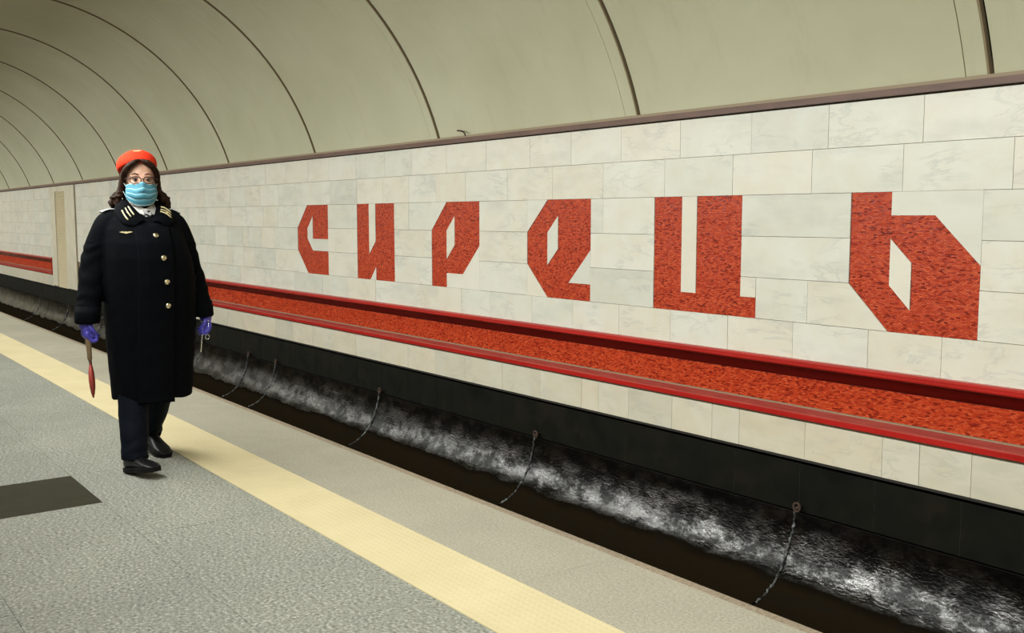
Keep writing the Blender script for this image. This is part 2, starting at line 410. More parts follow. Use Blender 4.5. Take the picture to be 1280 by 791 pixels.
# ------------------------------------------------------------------ red ledge
def ledge(x0, x1, label):
    L = empty('red_ledge', ((x0 + x1) / 2, 6.05, -.1)); c0 = L.location.copy()
    def add(o): o.location = -c0; return o
    tag(L, label, 'ledge', 'red mosaic ledges along the track wall')
    rail = [(6.0, .305), (5.972, .300), (5.955, .288), (5.955, .275), (5.95, .270), (5.95, .262), (5.955, .255), (5.975, .250), (6.02, .250), (6.02, .305)]
    add(MB().profile(rail, x0, x1).build('top_rail', M_red, L))
    add(MB().profile([(6.02, .25), (6.255, .25), (6.255, .235), (6.02, .235)], x0, x1).build('niche_soffit', M_red, L))
    add(MB().profile([(6.235, .25), (6.255, .25), (6.255, .09), (6.235, .09)], x0, x1).build('niche_back', M_red, L))
    lp = [(5.955, -.122), (5.955, -.088), (5.962, -.082), (6.035, -.055), (6.035, -.122)]
    add(MB().profile(lp, x0, x1).build('ledge_strip', M_red_sheen, L))
    add(MB().profile([(5.948, -.126), (5.948, -.096), (5.956, -.090), (5.956, -.126)], x0, x1).build('front_lip', M_red, L))
    add(MB().profile([(6.03, -.057), (6.03, -.050), (6.04, -.046), (6.045, -.057)], x0, x1).build('tan_fillet', M_tan, L))
    # sloping mosaic: from (6.035,-.055) up to (6.235,.125)
    p0 = np.array((6.036, -.056)); p1 = np.array((6.236, .128)); dv = p1 - p0; Ln = np.linalg.norm(dv); dv /= Ln; nv = np.array((-dv[1], dv[0]))
    add(MB().profile([tuple(p0 - nv * .02), tuple(p0), tuple(p1), tuple(p1 - nv * .02)], x0, x1).build('mosaic_bed', M_bed, L))
    V = []; rh = .0115; nr = int(Ln / rh); sh = []
    rg = np.random.default_rng(3)
    for r in range(nr):
        a = p0 + dv * (r * rh + .0008); b = p0 + dv * ((r + 1) * rh - .0008)
        x = x0 + (0.013 if r % 2 else 0)
        while x < x1 - .02:
            wd = .0265 if x > -14 else .055
            e = min(x + wd, x1); hgt = rg.uniform(.0015, .0035)
            at = a + nv * hgt; bt = b + nv * (hgt + rg.uniform(-.0006, .0006))
            V += [(x, *a), (e - .0016, *a), (e - .0016, *b), (x, *b), (x, *at), (e - .0016, *at), (e - .0016, *bt), (x, *bt)]
            sh.append(rg.random()); x = e
    add(bricks(V, sh, L))
    for xe in (x0, x1):
        if xe > -40 and xe < 0:
            s = 1 if xe == x0 else -1
            add(MB().box((xe - .02, 5.95, -.126), (xe + .02, 6.02, .305)).build('end_plate', M_red, L))
    return L
def bricks(V, sh, parent):
    n = len(sh)
    base = np.arange(n)[:, None, None] * 8
    fc = np.array([(4, 5, 6, 7), (0, 1, 5, 4), (2, 3, 7, 6), (1, 2, 6, 5), (3, 0, 4, 7)])
    Fc = (base + fc[None]).reshape(-1, 4)
    me = bpy.data.meshes.new('mosaic_bricks'); me.from_pydata(V, [], Fc.tolist()); me.update()
    at = me.attributes.new('shade', 'FLOAT', 'FACE'); at.data.foreach_set('value', np.repeat(np.array(sh, dtype=np.float32), 5))
    return mesh_obj('mosaic_bricks', me, M_mosaic, parent, 'stuff')
ledge(SH1[0], 1.6, 'long red mosaic ledge running under the six big letters')
ledge(XL, SH0[1], 'far piece of red ledge left of the louvred panel')

# ------------------------------------------------------------------ letters
LET = [
 ('С, leftmost, open to the right', [[(-12.65, 1.5), (-12.03, 1.5), (-12.03, 1.045), (-12.49, 1.045), (-12.49, 1.345), (-12.65, 1.185), (-12.65, 1.045), (-12.49, .885), (-12.03, .885), (-12.03, .57), (-12.65, .57), (-12.965, .88), (-12.965, 1.19)]]),
 ('И, second from the left, two uprights', [[(-11.225, 1.5), (-10.915, 1.5), (-10.915, .885), (-10.755, 1.04), (-10.755, 1.5), (-10.30, 1.5), (-10.30, .57), (-10.75, .57), (-10.75, .725), (-10.89, .57), (-11.225, .57)]]),
 ('Р, third from the left, single foot', [[(-9.17, 1.5), (-8.545, 1.5), (-8.545, 1.035), (-8.855, .725), (-9.17, .725), (-9.17, .57), (-9.475, .57), (-9.475, 1.19)], [(-9.015, 1.345), (-9.17, 1.19), (-9.17, .88), (-9.015, 1.035)]]),
 ('Е, fourth from the left, round bodied', [[(-7.415, 1.5), (-6.795, 1.5), (-6.795, 1.035), (-7.10, .725), (-6.795, .725), (-6.795, .57), (-7.415, .57), (-7.73, .88), (-7.73, 1.19)], [(-7.26, 1.345), (-7.415, 1.19), (-7.415, .88), (-7.26, 1.035)]]),
 ('Ц, fifth from the left, narrow slot', [[(-5.99, 1.5), (-5.675, 1.5), (-5.675, .725), (-5.515, .725), (-5.515, 1.5), (-5.055, 1.5), (-5.055, .725), (-4.905, .725), (-4.905, .57), (-5.99, .57)]]),
 ('Ь, rightmost and largest in view', [[(-4.10, 1.5), (-3.79, 1.5), (-3.79, 1.345), (-3.48, 1.345), (-3.17, 1.035), (-3.17, .57), (-3.79, .57), (-4.10, .88)], [(-3.79, 1.19), (-3.79, .88), (-3.635, .725), (-3.635, 1.035)]])]
def spans(polys, z):
    xs = []
    for p in polys:
        for i in range(len(p)):
            (xa, za), (xb, zb) = p[i], p[(i + 1) % len(p)]
            if (za <= z) != (zb <= z): xs.append(xa + (z - za) / (zb - za) * (xb - xa))
    xs.sort(); return list(zip(xs[::2], xs[1::2]))
for nm, polys in LET:
    out = polys[0]; xs = [p[0] for p in out]; cx = (min(xs) + max(xs)) / 2
    bed = MB()
    rh = .93 / 96; V = []; sh = []; rg = np.random.default_rng(len(xs))
    for r in range(96):
        z0 = .57 + r * rh; z1 = z0 + rh; e = 1e-4
        s0 = spans(polys, z0 + e); s1 = spans(polys, z1 - e)
        if len(s0) != len(s1): s0 = s1 = spans(polys, (z0 + z1) / 2)
        for (a0, b0), (a1, b1) in zip(s0, s1):
            bed.hexa([(a0 - cx, .006, z0), (a0 - cx, .012, z0), (b0 - cx, .012, z0), (b0 - cx, .006, z0), (a1 - cx, .006, z1), (a1 - cx, .012, z1), (b1 - cx, .012, z1), (b1 - cx, .006, z1)])
            bw = .0258; lo = min(a0, a1); hi = max(b0, b1)
            k = math.floor(lo / bw) + (.5 if r % 2 else 0); x = k * bw
            while x < hi:
                l0, l1 = max(x, a0 + .002), max(x, a1 + .002); r0, r1 = min(x + bw - .0016, b0 - .002), min(x + bw - .0016, b1 - .002)
                if r0 - l0 > .001 or r1 - l1 > .001:
                    r0 = max(r0, l0); r1 = max(r1, l1)
                    zz0 = z0 + .0007; zz1 = z1 - .0007; d = rg.uniform(.0025, .0045); dt = d + rg.uniform(-.0005, .0005)
                    V += [(l0 - cx, .0065, zz0), (r0 - cx, .0065, zz0), (r1 - cx, .0065, zz1), (l1 - cx, .0065, zz1), (l0 - cx, d, zz0), (r0 - cx, d, zz0), (r1 - cx, dt, zz1), (l1 - cx, dt, zz1)]
                    sh.append(rg.random())
                x += bw
    root = empty('mosaic_letter', (cx, 6.0, 0))
    tag(root, 'red brick mosaic letter ' + nm, 'letter', 'six red mosaic letters on the marble wall')
    bed.build('letter_bed', M_bed, root, fix=False)
    bricks(V, sh, root)

# ------------------------------------------------------------------ dark dado and bitumen lining below
dd = MB().profile([(6.034, -.43), (6.034, -.8365), (6.5, -.8365), (6.5, -.43)], XL, XR).build('baseboard_right', M_djoint, kind='structure')
MB().profile([(6.0, -.448), (6.0, -.43), (6.06, -.43), (6.06, -.448)], XL, XR).build('drip_edge', M_black, dd)
MB().profile([(6.034, -.475), (6.034, -.448), (6.06, -.448), (6.06, -.475)], XL, XR).build('shadow_joint', M_black, dd)
rest = MB(); xs = [-3.24 + .6215 * i for i in range(-79, 13)]
DM = {}
for a, b in zip(xs, xs[1:]):
    wb = b - a - .004
    if -20 < a < -1.8:
        if 'm' not in DM:
            q = MB().box((0, 0, 0), (wb, .015, .36)); DM['m'] = pydata('dado_tile', q.v, q.f)
        o = mesh_obj('dado_tile', DM['m'], M_dado, dd); o.location = (a + .002, 6.03 + random.uniform(0, .002), -.835)
    else: rest.box((a + .002, 6.03, -.835), (b - .002, 6.045, -.475))
rest.build('dado_tiles', M_dado, dd, kind='stuff')

PRO = [(5.992, -.834), (5.985, -.90), (5.965, -.98), (5.935, -1.07), (5.90, -1.15), (5.86, -1.22), (5.81, -1.285), (5.75, -1.34), (5.67, -1.39), (5.57, -1.425), (5.44, -1.455), (5.3, -1.475), (5.15, -1.49), (4.9, -1.5)]
# finer resample
def resample(p, n):
    d = [0]
    for a, b in zip(p, p[1:]): d.append(d[-1] + math.dist(a, b))
    return [(float(np.interp(s, d, [q[0] for q in p])), float(np.interp(s, d, [q[1] for q in p]))) for s in np.linspace(0, d[-1], n)]
PR = resample(PRO, 34)
lin = empty('tunnel_lining', (-20, 5.9, -1.1), kind='structure')
JX = [-4.48 - 3.11 * i for i in range(-3, 16)]
JX = sorted([j for j in JX] + [-14.85, -18.6])
from mathutils import noise as mn
def lump(x, y, z): return mn.noise(Vector((x * 1.7, y * 3, z * 3))) * .007 + mn.noise(Vector((x * 6, y * 9, z * 9))) * .003
segx = [XL] + JX + [XR]
segx = [x for x in segx if XL <= x <= XR]
for a, b in zip(segx, segx[1:]):
    if b - a < .2: continue
    n = max(3, int((b - a) / (.06 if a > -20 else .3)))
    v = []; f = []
    gx = np.linspace(a + .012, b - .012, n)
    for x in gx:
        for i, (y, z) in enumerate(PR):
            d = lump(x, y, z) * min(1, i / 4)
            v.append((x, y - d - .006, z + d * .5))
    k = len(PR)
    for i in range(n - 1):
        for j in range(k - 1): f.append((i * k + j, (i + 1) * k + j, (i + 1) * k + j + 1, i * k + j + 1))
    me = pydata('lining_segment', v, f, True)
    o = mesh_obj('lining_segment', me, M_bit, lin); o.location = -lin.location
o = MB().profile([(y + .05, z - .03) for y, z in PR] + [(5.0, -1.8), (6.4, -1.8), (6.4, -.85)], XL, XR).build('lining_backing', M_black, lin); o.location = -lin.location
for jx in JX:
    if jx < -30 or jx > -2: continue
    rr = random.Random(int(-jx * 100)); pts = []; rs = []
    for i, (y, z) in enumerate(resample(PRO[0:10], 60)):
        pts.append((jx + rr.uniform(-.006, .006), y - .008 + rr.uniform(-.004, .004), z)); rs.append(.009 + rr.uniform(-.005, .005))
    o = MB().tube(pts, rs, 7).build('joint_bead', M_caulk, lin, smooth=True); o.location = -lin.location
    # ring anchor
    if jx > -19:
        where = {0: 'nearest the right edge of the view', 1: 'below the fourth letter', 2: 'below the second letter', 3: 'just right of the first letter'}
        pc = []
        for q in range(17):
            t_ = 2 * PI * q / 16; pc.append((jx + .028 * math.sin(t_) + .015, 5.985, -.795 + .032 * math.cos(t_)))
        r_ = MB().tube(pc, .009, 6, False).tube([(jx + .015, 6.04, -.79), (jx + .015, 5.98, -.805)], .012, 6).build('anchor_ring', M_iron, smooth=True)
        c_ = Vector((jx + .015, 5.985, -.79))
        r_.data.transform(Matrix.Translation(-c_)); r_.location = c_
        nr = {-4.48: 'small rusty anchor ring below the right-hand letter at a lining seam', -7.59: 'small rusty anchor ring below the fourth letter at a lining seam',
              -10.7: 'small rusty anchor ring below the second letter at a lining seam', -13.81: 'small rusty anchor ring below the first letter at a lining seam',
              -14.85: 'small rusty anchor ring just left of the one below the first letter', -16.92: 'small rusty anchor ring beside the hand holding the rod',
              -18.6: 'small rusty anchor ring hidden close behind the coat skirt'}
        key = min(nr, key=lambda q: abs(q - jx)); tag(r_, nr[key], 'ring', 'anchor rings along the dark dado')
# track bed and rails below the sight line
tb = MB().box((XL, 2.4, -1.62), (XR, 5.2, -1.5)).build('track_bed', M_bed2, kind='structure')
for yy in (3.35, 4.87):
    pr = [(yy - .06, -1.5), (yy - .06, -1.48), (yy - .012, -1.46), (yy - .012, -1.38), (yy - .035, -1.37), (yy - .035, -1.335), (yy + .035, -1.335), (yy + .035, -1.37), (yy + .012, -1.38), (yy + .012, -1.46), (yy + .06, -1.48), (yy + .06, -1.5)]
    o = MB().profile(pr, XL, XR).build('track_rail', M_rail, kind='structure')

# ------------------------------------------------------------------ vault
CY, CZ, R = 2.9, 1.2, 3.25
A0 = math.atan2(2.165 - CZ, 6.0 - CY) - .01       # springing on the wall
A1 = math.radians(156)
def arcpts(r, n=56, a0=A0, a1=A1): return [(CY + r * math.cos(a0 + (a1 - a0) * i / n), CZ + r * math.sin(a0 + (a1 - a0) * i / n)) for i in range(n + 1)]
ceil = MB().profile(arcpts(R + .10) + arcpts(R + .25)[::-1], XL, XR).build('ceiling', M_gap, kind='structure')
def arc_shell(name, x0, x1, r0, r1, mat):
    v = []; f = []; A = arcpts(r0); B = arcpts(r1); n = len(A)
    def strip(p, q, xp, xq):
        k = len(v); v.extend([(xp, y, z) for y, z in p]); v.extend([(xq, y, z) for y, z in q])
        for i in range(n - 1): f.append((k + i, k + i + 1, k + n + i + 1, k + n + i))
    strip(A, A, x0, x1); strip(B, A, x0, x0); strip(A, B, x1, x1); strip(B, B, x1, x0)
    return mesh_obj(name, pydata(name, v, f, True), mat, ceil)
ribs = sorted(RIB)
ribs = [XL] + [r for r in ribs if r > XL + 1] + [XR]
for a, b in zip(ribs, ribs[1:]):
    # a panel from gap to gap, lapped under the next one; then two cover strips and the open joint
    arc_shell('vault_panel', a + .016, b - .30, R, R + .03, M_vault)
    if b != XR:
        arc_shell('panel_lip', b - .302, b - .165, R - .006, R + .03, M_vault)
        arc_shell('fine_joint', b - .167, b - .155, R + .004, R + .03, M_rust)
        arc_shell('cover_strip', b - .156, b - .022, R - .010, R + .03, M_vault)
        arc_shell('strip_edge', b - .0225, b - .008, R - .013, R + .03, M_rust)
    else: arc_shell('vault_panel', b - .30, b, R, R + .03, M_vault)

# concourse side behind the camera
sy, sz = CY + R * math.cos(A1), CZ + R * math.sin(A1)
MB().box((XL, -3.2, sz), (XR, sy + .02, sz + .2)).build('ceiling_concourse', M_vault, kind='structure')
MB().box((XL, -3.3, 0), (XR, -3.1, sz + .1)).build('wall_left', M_marble_low, kind='structure')
MB().box((XR, -3.3, -1.8), (XR + .1, 6.4, 5)).build('wall_near', M_pil, kind='structure')
MB().box((XL - .1, -3.3, -1.8), (XL, 6.4, 5)).build('wall_far', M_pil, kind='structure')
#PERSON
# ------------------------------------------------------------------ the attendant
from mathutils.bvhtree import BVHTree
def cloth(name, base, dark, rough=.85, sc=60, sheen=0):
    t = NT(name, rough, base, .06); t.col(t.ramp(t.noise(t.coord(kind='obj'), sc, 4, .7), [(.3, dark), (.7, base)]))
    t.bump(t.noise(t.coord(kind='obj'), 180, 3), .15, .002); return t.m
M_coat = cloth('black_wool', (.0022, .0027, .0045), (.001, .0013, .002), .85)
M_trs = cloth('dark_navy_cloth', (.004, .006, .011), (.002, .003, .006), .7)
M_hat = cloth('red_felt', (.85, .055, .022), (.74, .040, .018), .8, 40)
M_shirt = cloth('grey_shirt', (.50, .49, .46), (.42, .41, .39), .8, 40)
t = NT('skin', .5, (.62, .36, .25)); t.set('Subsurface Weight', .15); t.set('Subsurface Radius', (.02, .008, .004)); t.set('Subsurface Scale', .3)
t.col(t.ramp(t.noise(t.coord(kind='obj'), 18, 3), [(.3, (.56, .31, .21)), (.7, (.66, .40, .29))])); M_skin = t.m
t = NT('dark_hair', .6, (.03, .016, .010), .15); v = t.coord((1, 1, .12), 'obj')
n_ = t.noise(v, 130, 4, .6); t.col(t.ramp(n_, [(.3, (.006, .0025, .0012)), (.7, (.034, .014, .006))])); t.bump(n_, .5, .004); M_hair = t.m
t = NT('mask_paper', .75, (.13, .36, .44)); t.col(t.ramp(t.noise(t.coord(kind='obj'), 25, 3), [(.3, (.06, .235, .33)), (.7, (.10, .33, .45))])); M_mask = t.m
t = NT('mask_edge', .7, (.55, .72, .75)); M_medge = t.m
t = NT('nitrile_glove', .38, (.055, .045, .36)); t.col(t.ramp(t.noise(t.coord(kind='obj'), 30, 3), [(.3, (.045, .035, .30)), (.7, (.075, .065, .46))])); M_glove = t.m
t = NT('shoe_leather', .4, (.004, .004, .005), .25); M_shoe = t.m
t = NT('shoe_sole', .8, (.004, .004, .004), .15); M_sole = t.m
t = NT('brass', .28, (.80, .70, .45), .5, 1); M_brass = t.m
t = NT('gold_braid', .45, (.72, .62, .34)); M_gold = t.m
t = NT('silver_braid', .5, (.62, .63, .64)); M_silver = t.m
t = NT('chrome', .2, (.8, .8, .8), .5, 1); M_chrome = t.m
t = NT('frame_plastic', .3, (.02, .008, .012)); M_frame = t.m
t = NT('eye_white', .3, (.42, .39, .36)); M_eye = t.m
t = NT('iris', .25, (.04, .025, .015)); M_iris = t.m
t = NT('lips', .5, (.45, .16, .14)); M_lip = t.m
t = NT('lens', .02, (1, 1, 1)); t.set('Transmission Weight', 1.0); t.set('IOR', 1.05); M_lens = t.m
t = NT('tie_cloth', .6, (.02, .02, .03)); v = t.coord(kind='obj')
t.col(t.ramp(t.noise(v, 60, 1, .3), [(.5, (.012, .013, .022)), (.56, (.45, .43, .44))], 'CONSTANT')); M_tie = t.m
t = NT('worn_wood_handle', .6, (.16, .11, .055)); M_wood = t.m
t = NT('red_paint_paddle', .45, (.34, .05, .035)); M_pad = t.m

class SM:
    """closed solids to be fused into one surface"""
    def __init__(s): s.bm = bmesh.new()
    def ell(s, c, r, rot=None, seg=24):
        m = Matrix.Translation(Vector(c)) @ (rot.to_4x4() if rot else Matrix.Identity(4)) @ Matrix.Diagonal((*(r if hasattr(r, '__len__') else (r, r, r)), 1))
        bmesh.ops.create_uvsphere(s.bm, u_segments=seg, v_segments=seg // 2, radius=1, matrix=m); return s
    def limb(s, pts, rs, steps=5, seg=18, flat=(False, False)):
        """smooth tapering limb through the joints; round ends unless flat"""
        P = [Vector(p) for p in pts]; path = []; rr = []
        n = len(P)
        for i in range(n - 1):
            p0, p1, p2, p3 = P[max(i - 1, 0)], P[i], P[i + 1], P[min(i + 2, n - 1)]
            for k in range(steps):
                u = k / steps; u2, u3 = u * u, u * u * u
                path.append(.5 * ((2 * p1) + (p2 - p0) * u + (2 * p0 - 5 * p1 + 4 * p2 - p3) * u2 + (3 * p1 - p0 - 3 * p2 + p3) * u3))
                rr.append(rs[i] * (1 - u) + rs[i + 1] * u)
        path.append(P[-1]); rr.append(rs[-1])
        m = MB().tube([tuple(p) for p in path], rr, seg)
        vs_ = [s.bm.verts.new(v) for v in m.v]
        for f in m.f: s.bm.faces.new([vs_[i] for i in f])
        if not flat[0]: s.ell(P[0], rs[0], seg=16)
        if not flat[1]: s.ell(P[-1], rs[-1], seg=16)
        return s
    def loft(s, rings, seg=48, p=2.3):
        rows = []
        for z, cx, cy, rx, ry in rings:
            row = []
            for k in range(seg):
                a = 2 * PI * k / seg; ca, sa = math.cos(a), math.sin(a)
                x = math.copysign(abs(ca) ** (2 / p), ca) * rx; y = math.copysign(abs(sa) ** (2 / p), sa) * ry
                row.append(s.bm.verts.new((cx + x, cy + y, z)))
            rows.append(row)
        for a, b in zip(rows, rows[1:]):
            for k in range(seg): s.bm.faces.new([a[k], a[(k + 1) % seg], b[(k + 1) % seg], b[k]])
        s.bm.faces.new(rows[0][::-1]); s.bm.faces.new(rows[-1]); return s
    def fuse(s, name, voxel, mat, parent=None, smooth=4, fn=None, xf=None, dec=None):
        bmesh.ops.recalc_face_normals(s.bm, faces=s.bm.faces)
        me = bpy.data.meshes.new('tmp'); s.bm.to_mesh(me); s.bm.free()
        o = bpy.data.objects.new('tmp', me); C.objects.link(o)
        r = o.modifiers.new('r', 'REMESH'); r.mode = 'VOXEL'; r.voxel_size = voxel
        if smooth:
            q = o.modifiers.new('s', 'SMOOTH'); q.factor = .5; q.iterations = smooth
        if dec:
            q = o.modifiers.new('d', 'DECIMATE'); q.ratio = dec
        bpy.context.view_layer.update()
        dg = bpy.context.evaluated_depsgraph_get()
        out = bpy.data.meshes.new_from_object(o.evaluated_get(dg)); out.name = name
        bpy.data.objects.remove(o)
        if fn:
            no = [v.normal.copy() for v in out.vertices]
            for v, nn in zip(out.vertices, no): v.co = v.co + nn * fn(v.co)
        if xf: out.transform(xf)
        out.shade_smooth()
        return mesh_obj(name, out, mat, parent)

person = empty('person', (-5.4, 1.61, 0))
tag(person, 'woman attendant in long black uniform coat and red cap walking along the platform', 'person')
PX = person
HR = Matrix.Translation((0, 0, 0)) @ Matrix.Rotation(math.radians(-11), 4, 'Z')      # head turned towards the camera side
HS = HR

# body: one continuous surface, clothed
b = SM()
b.ell((-.012, 0, 1.552), (.094, .078, .095)); b.ell((.022, 0, 1.487), (.074, .066, .085)); b.ell((.058, 0, 1.425), (.036, .036, .028))
for s_ in (-1, 1):
    b.ell((.062, s_ * .036, 1.482), (.030, .030, .032)); b.ell((.073, s_ * .032, 1.5365), (.0170, .020, .0078)); b.ell((.071, s_ * .032, 1.510), (.0170, .019, .0078)); b.ell((-.008, s_ * .079, 1.515), (.018, .009, .030)); b.ell((.070, s_ * .030, 1.548), (.020, .026, .011))
b.limb([(.088, 0, 1.532), (.101, 0, 1.508), (.112, 0, 1.490)], [.009, .0105, .0135]); b.ell((.098, .012, 1.485), .009); b.ell((.098, -.012, 1.485), .009)
b.ell((.088, 0, 1.453), (.013, .026, .008))
b.limb([(.0, 0, 1.45), (-.015, 0, 1.36), (-.02, 0, 1.30)], [.060, .058, .075])
headbm = b
b.bm.transform(HR)
b.loft([(.62, 0, .02, .10, .15), (.80, 0, .02, .13, .18), (1.0, .01, .02, .14, .185), (1.15, .01, .01, .13, .17), (1.26, 0, 0, .10, .155), (1.33, -.01, 0, .06, .10)])
ARM_R = [(0, -.155, 1.295), (-.025, -.236, 1.09), (.03, -.300, .815)]
ARM_L = [(0, .155, 1.295), (-.03, .243, 1.09), (.02, .305, .815)]
for A in (ARM_R, ARM_L): b.limb(A + [(A[2][0] + .004, A[2][1], .80)], [.055, .042, .026, .022])
LEG_R = [(-.02, -.075, .66), (.035, -.088, .42), (.135, -.118, .115)]
LEG_L = [(0, .095, .66), (-.10, .10, .42), (-.295, .10, .15)]
for A in (LEG_R, LEG_L): b.limb(A, [.085, .055, .040])
body = b.fuse('body', .0055, M_skin, person, 5)
# eyes, brows, lips
for s_ in (-1, 1):
    o = SM().ell((.0745, s_ * .031, 1.5235), .0125, seg=20).fuse('eye', .0022, M_eye, person, 0, xf=HR)
    mesh = MB().tube([(.0850, s_ * .031, 1.5235), (.0878, s_ * .031, 1.5235)], .0062, 14); q = mesh.build('iris', M_iris, o); q.data.transform(HR)
    q = MB().tube([(.086, s_ * .016, 1.528), (.0895, s_ * .031, 1.5315), (.081, s_ * .046, 1.528)], [.0014, .0022, .0014], 6).build('eyelid', M_frame, o, smooth=True); q.data.transform(HR)
    q = MB().tube([(.092, s_ * .014, 1.551), (.0925, s_ * .032, 1.557), (.082, s_ * .050, 1.552)], [.0028, .0032, .0015], 6).build('eyebrow', M_hair, person, smooth=True); q.data.transform(HR)
# coat
def wrinkle(c):
    a = mn.noise(Vector((c.x * 9, c.y * 9, c.z * 4))) * .005 + mn.noise(Vector((c.x * 22, c.y * 22, c.z * 14))) * .0022
    if abs(c.y) > .22 and c.z < 1.2: a += math.sin(c.z * 75 + mn.noise(c * 9) * 5) * .0022
    if c.z < .95 and abs(c.y) < .26: a += math.sin(math.atan2(c.y, c.x) * 7 + 1) * .006 * (.95 - c.z)
    return a
b = SM()
b.loft([(.375, .0, .03, .148, .206), (.45, 0, .03, .160, .212), (.65, 0, .03, .178, .222), (.85, .01, .028, .195, .232), (1.0, .02, .024, .202, .234), (1.12, .026, .01, .200, .222),
        (1.20, .022, 0, .188, .212), (1.27, .012, -.005, .155, .205), (1.32, .004, -.006, .125, .185), (1.352, -.004, -.004, .10, .150), (1.378, -.012, 0, .078, .105), (1.395, -.016, 0, .070, .080)])
for A, s_ in ((ARM_R, -1), (ARM_L, 1)):
    b.limb([(0, s_ * .12, 1.305), (A[0][0], A[0][1] + s_ * .012, A[0][2] - .005), ((A[0][0] + A[1][0]) / 2 - .005, (A[0][1] + A[1][1]) / 2 + s_ * .012, 1.19), A[1], (0, (A[1][1] + A[2][1]) / 2, .96), (A[2][0], A[2][1], .800)],
           [.060, .070, .074, .070, .064, .058], flat=(False, True))
coat = b.fuse('coat', .0065, M_coat, person, 5, wrinkle)
bvh = BVHTree.FromPolygons([v.co for v in coat.data.vertices], [tuple(p.vertices) for p in coat.data.polygons])
def front(y, z, off=0.0):
    h_ = bvh.ray_cast(Vector((1, y, z)), Vector((-1, 0, 0)))
    return (h_[0].x + off, y, z) if h_[0] else (.1, y, z)
def nrm(y, z):
    h_ = bvh.ray_cast(Vector((1, y, z)), Vector((-1, 0, 0)))
    n_ = h_[1] if h_[1] else Vector((1, 0, 0))
    return n_ if n_.x > 0 else -n_
def sheet(name, grid, mat, parent, th, smooth=True):
    r_, c_ = len(grid), len(grid[0]); v = [tuple(p) for row in grid for p in row]
    f = [(i * c_ + j, i * c_ + j + 1, (i + 1) * c_ + j + 1, (i + 1) * c_ + j) for i in range(r_ - 1) for j in range(c_ - 1)]
    o = mesh_obj(name, pydata(name, v, f, smooth), mat, parent)
    m = o.modifiers.new('t', 'SOLIDIFY'); m.thickness = th; m.offset = 0
    return o
# overlapping front edge of the coat, buttoned on her left
g = []
for i in range(60):
    z = .358 + (1.30 - .358) * i / 59
    g.append([Vector(front(y, max(z, .392), min(1, (y + .09) / .05, (1.30 - z) / .03 + .1) * .009 - .004)) * 1 + Vector((0, 0, min(0, z - .392))) for y in np.linspace(-.09, .095, 14)])
sheet('front_panel', g, M_coat, person, .007)
# collar: a turned-down strip each side
def curve(ks, t_):
    i = min(int(t_ * (len(ks) - 1)), len(ks) - 2); u = t_ * (len(ks) - 1) - i
    p0, p1, p2, p3 = [Vector(ks[max(0, min(len(ks) - 1, i + d))]) for d in (-1, 0, 1, 2)]
    return .5 * ((2 * p1) + (p2 - p0) * u + (2 * p0 - 5 * p1 + 4 * p2 - p3) * u * u + (3 * p1 - p0 - 3 * p2 + p3) * u ** 3)
for s_ in (-1, 1):
    inn = [(.128, .012, 1.302), (.100, .040, 1.345), (.055, .064, 1.388), (0, .074, 1.412), (-.055, .062, 1.425), (-.085, 0, 1.428)]
    outr = [(.150, .075, 1.278), (.128, .128, 1.292), (.060, .150, 1.338), (-.005, .140, 1.366), (-.085, .100, 1.358), (-.118, 0, 1.352)]
    g = []
    for i in range(21):
        a_, c_ = curve(inn, i / 20), curve(outr, i / 20); row = []
        for k in range(8):
            u = k / 7; p = a_.lerp(c_, u); p.z += math.sin(u * PI) * .016 + .004; p.x += math.sin(u * PI) * .008
            row.append((p.x, p.y * s_ , p.z))
        g.append(row)
    co_ = sheet('collar', g, M_coat, person, .006)
    # gold braid tab with bars on the collar
    def on(u, v): 
        a_, c_ = curve(inn, u), curve(outr, u); p = a_.lerp(c_, v); p.z += math.sin(v * PI) * .016 + .004; p.x += math.sin(v * PI) * .008
        return Vector((p.x + .005, p.y * s_, p.z + .004))
    for uu in ((.21, .27, .33) if s_ < 0 else (.25, .30, .355)):
        pts = [on(uu, v_) for v_ in np.linspace(.22, .80, 6)] if s_ > 0 else [on(.36 - .17 * q_, .30 + (uu - .21) * 3.2 + .10 * q_) for q_ in np.linspace(0, 1, 6)]
        MB().tube([tuple(p) for p in pts], .0030 if uu in (.27, .30) else .0038, 6).build('gold_bar', M_gold, co_, smooth=True)
    pts = [on(u_, .56) for u_ in np.linspace(.27, .29, 3)]
    MB().tube([tuple(p) for p in pts], .003, 6).build('gold_bar', M_gold, co_, smooth=True)
    # epaulette
    y0, y1 = s_ * .095, s_ * .200
    g = []
    for i in range(9):
        y = y0 + (y1 - y0) * i / 8; h_ = bvh.ray_cast(Vector((-.01, y, 2)), Vector((0, 0, -1)))[0]; zz = (h_.z if h_ else 1.36) + .007
        g.append([(-.01 + x_, y, zz - abs(x_) * .12) for x_ in (-.027, -.013, 0, .013, .027)])
    ep = sheet('epaulette', g, M_coat, person, .006)
    for k in (0, 4): MB().tube([(q[k][0], q[k][1], q[k][2] + .004) for q in g], .003, 6).build('silver_braid', M_silver, ep, smooth=True)
    MB().tube([(q[0], q[1], q[2] + .004) for q in g[-1]], .003, 6).build('silver_braid', M_silver, ep, smooth=True)
    # cuff
    A = ARM_R if s_ < 0 else ARM_L
    cy_ = A[2][1]; cxx = A[2][0]
    MB().tube([(cxx, cy_, .790), (cxx, cy_ , .794), (cxx - .003, cy_ - s_ * .003, .83), (cxx - .008, cy_ - s_ * .009, .87), (cxx - .008, cy_ - s_ * .009, .873)], [.054, .0605, .062, .063, .060], 24).build('cuff', M_coat, person, smooth=True)
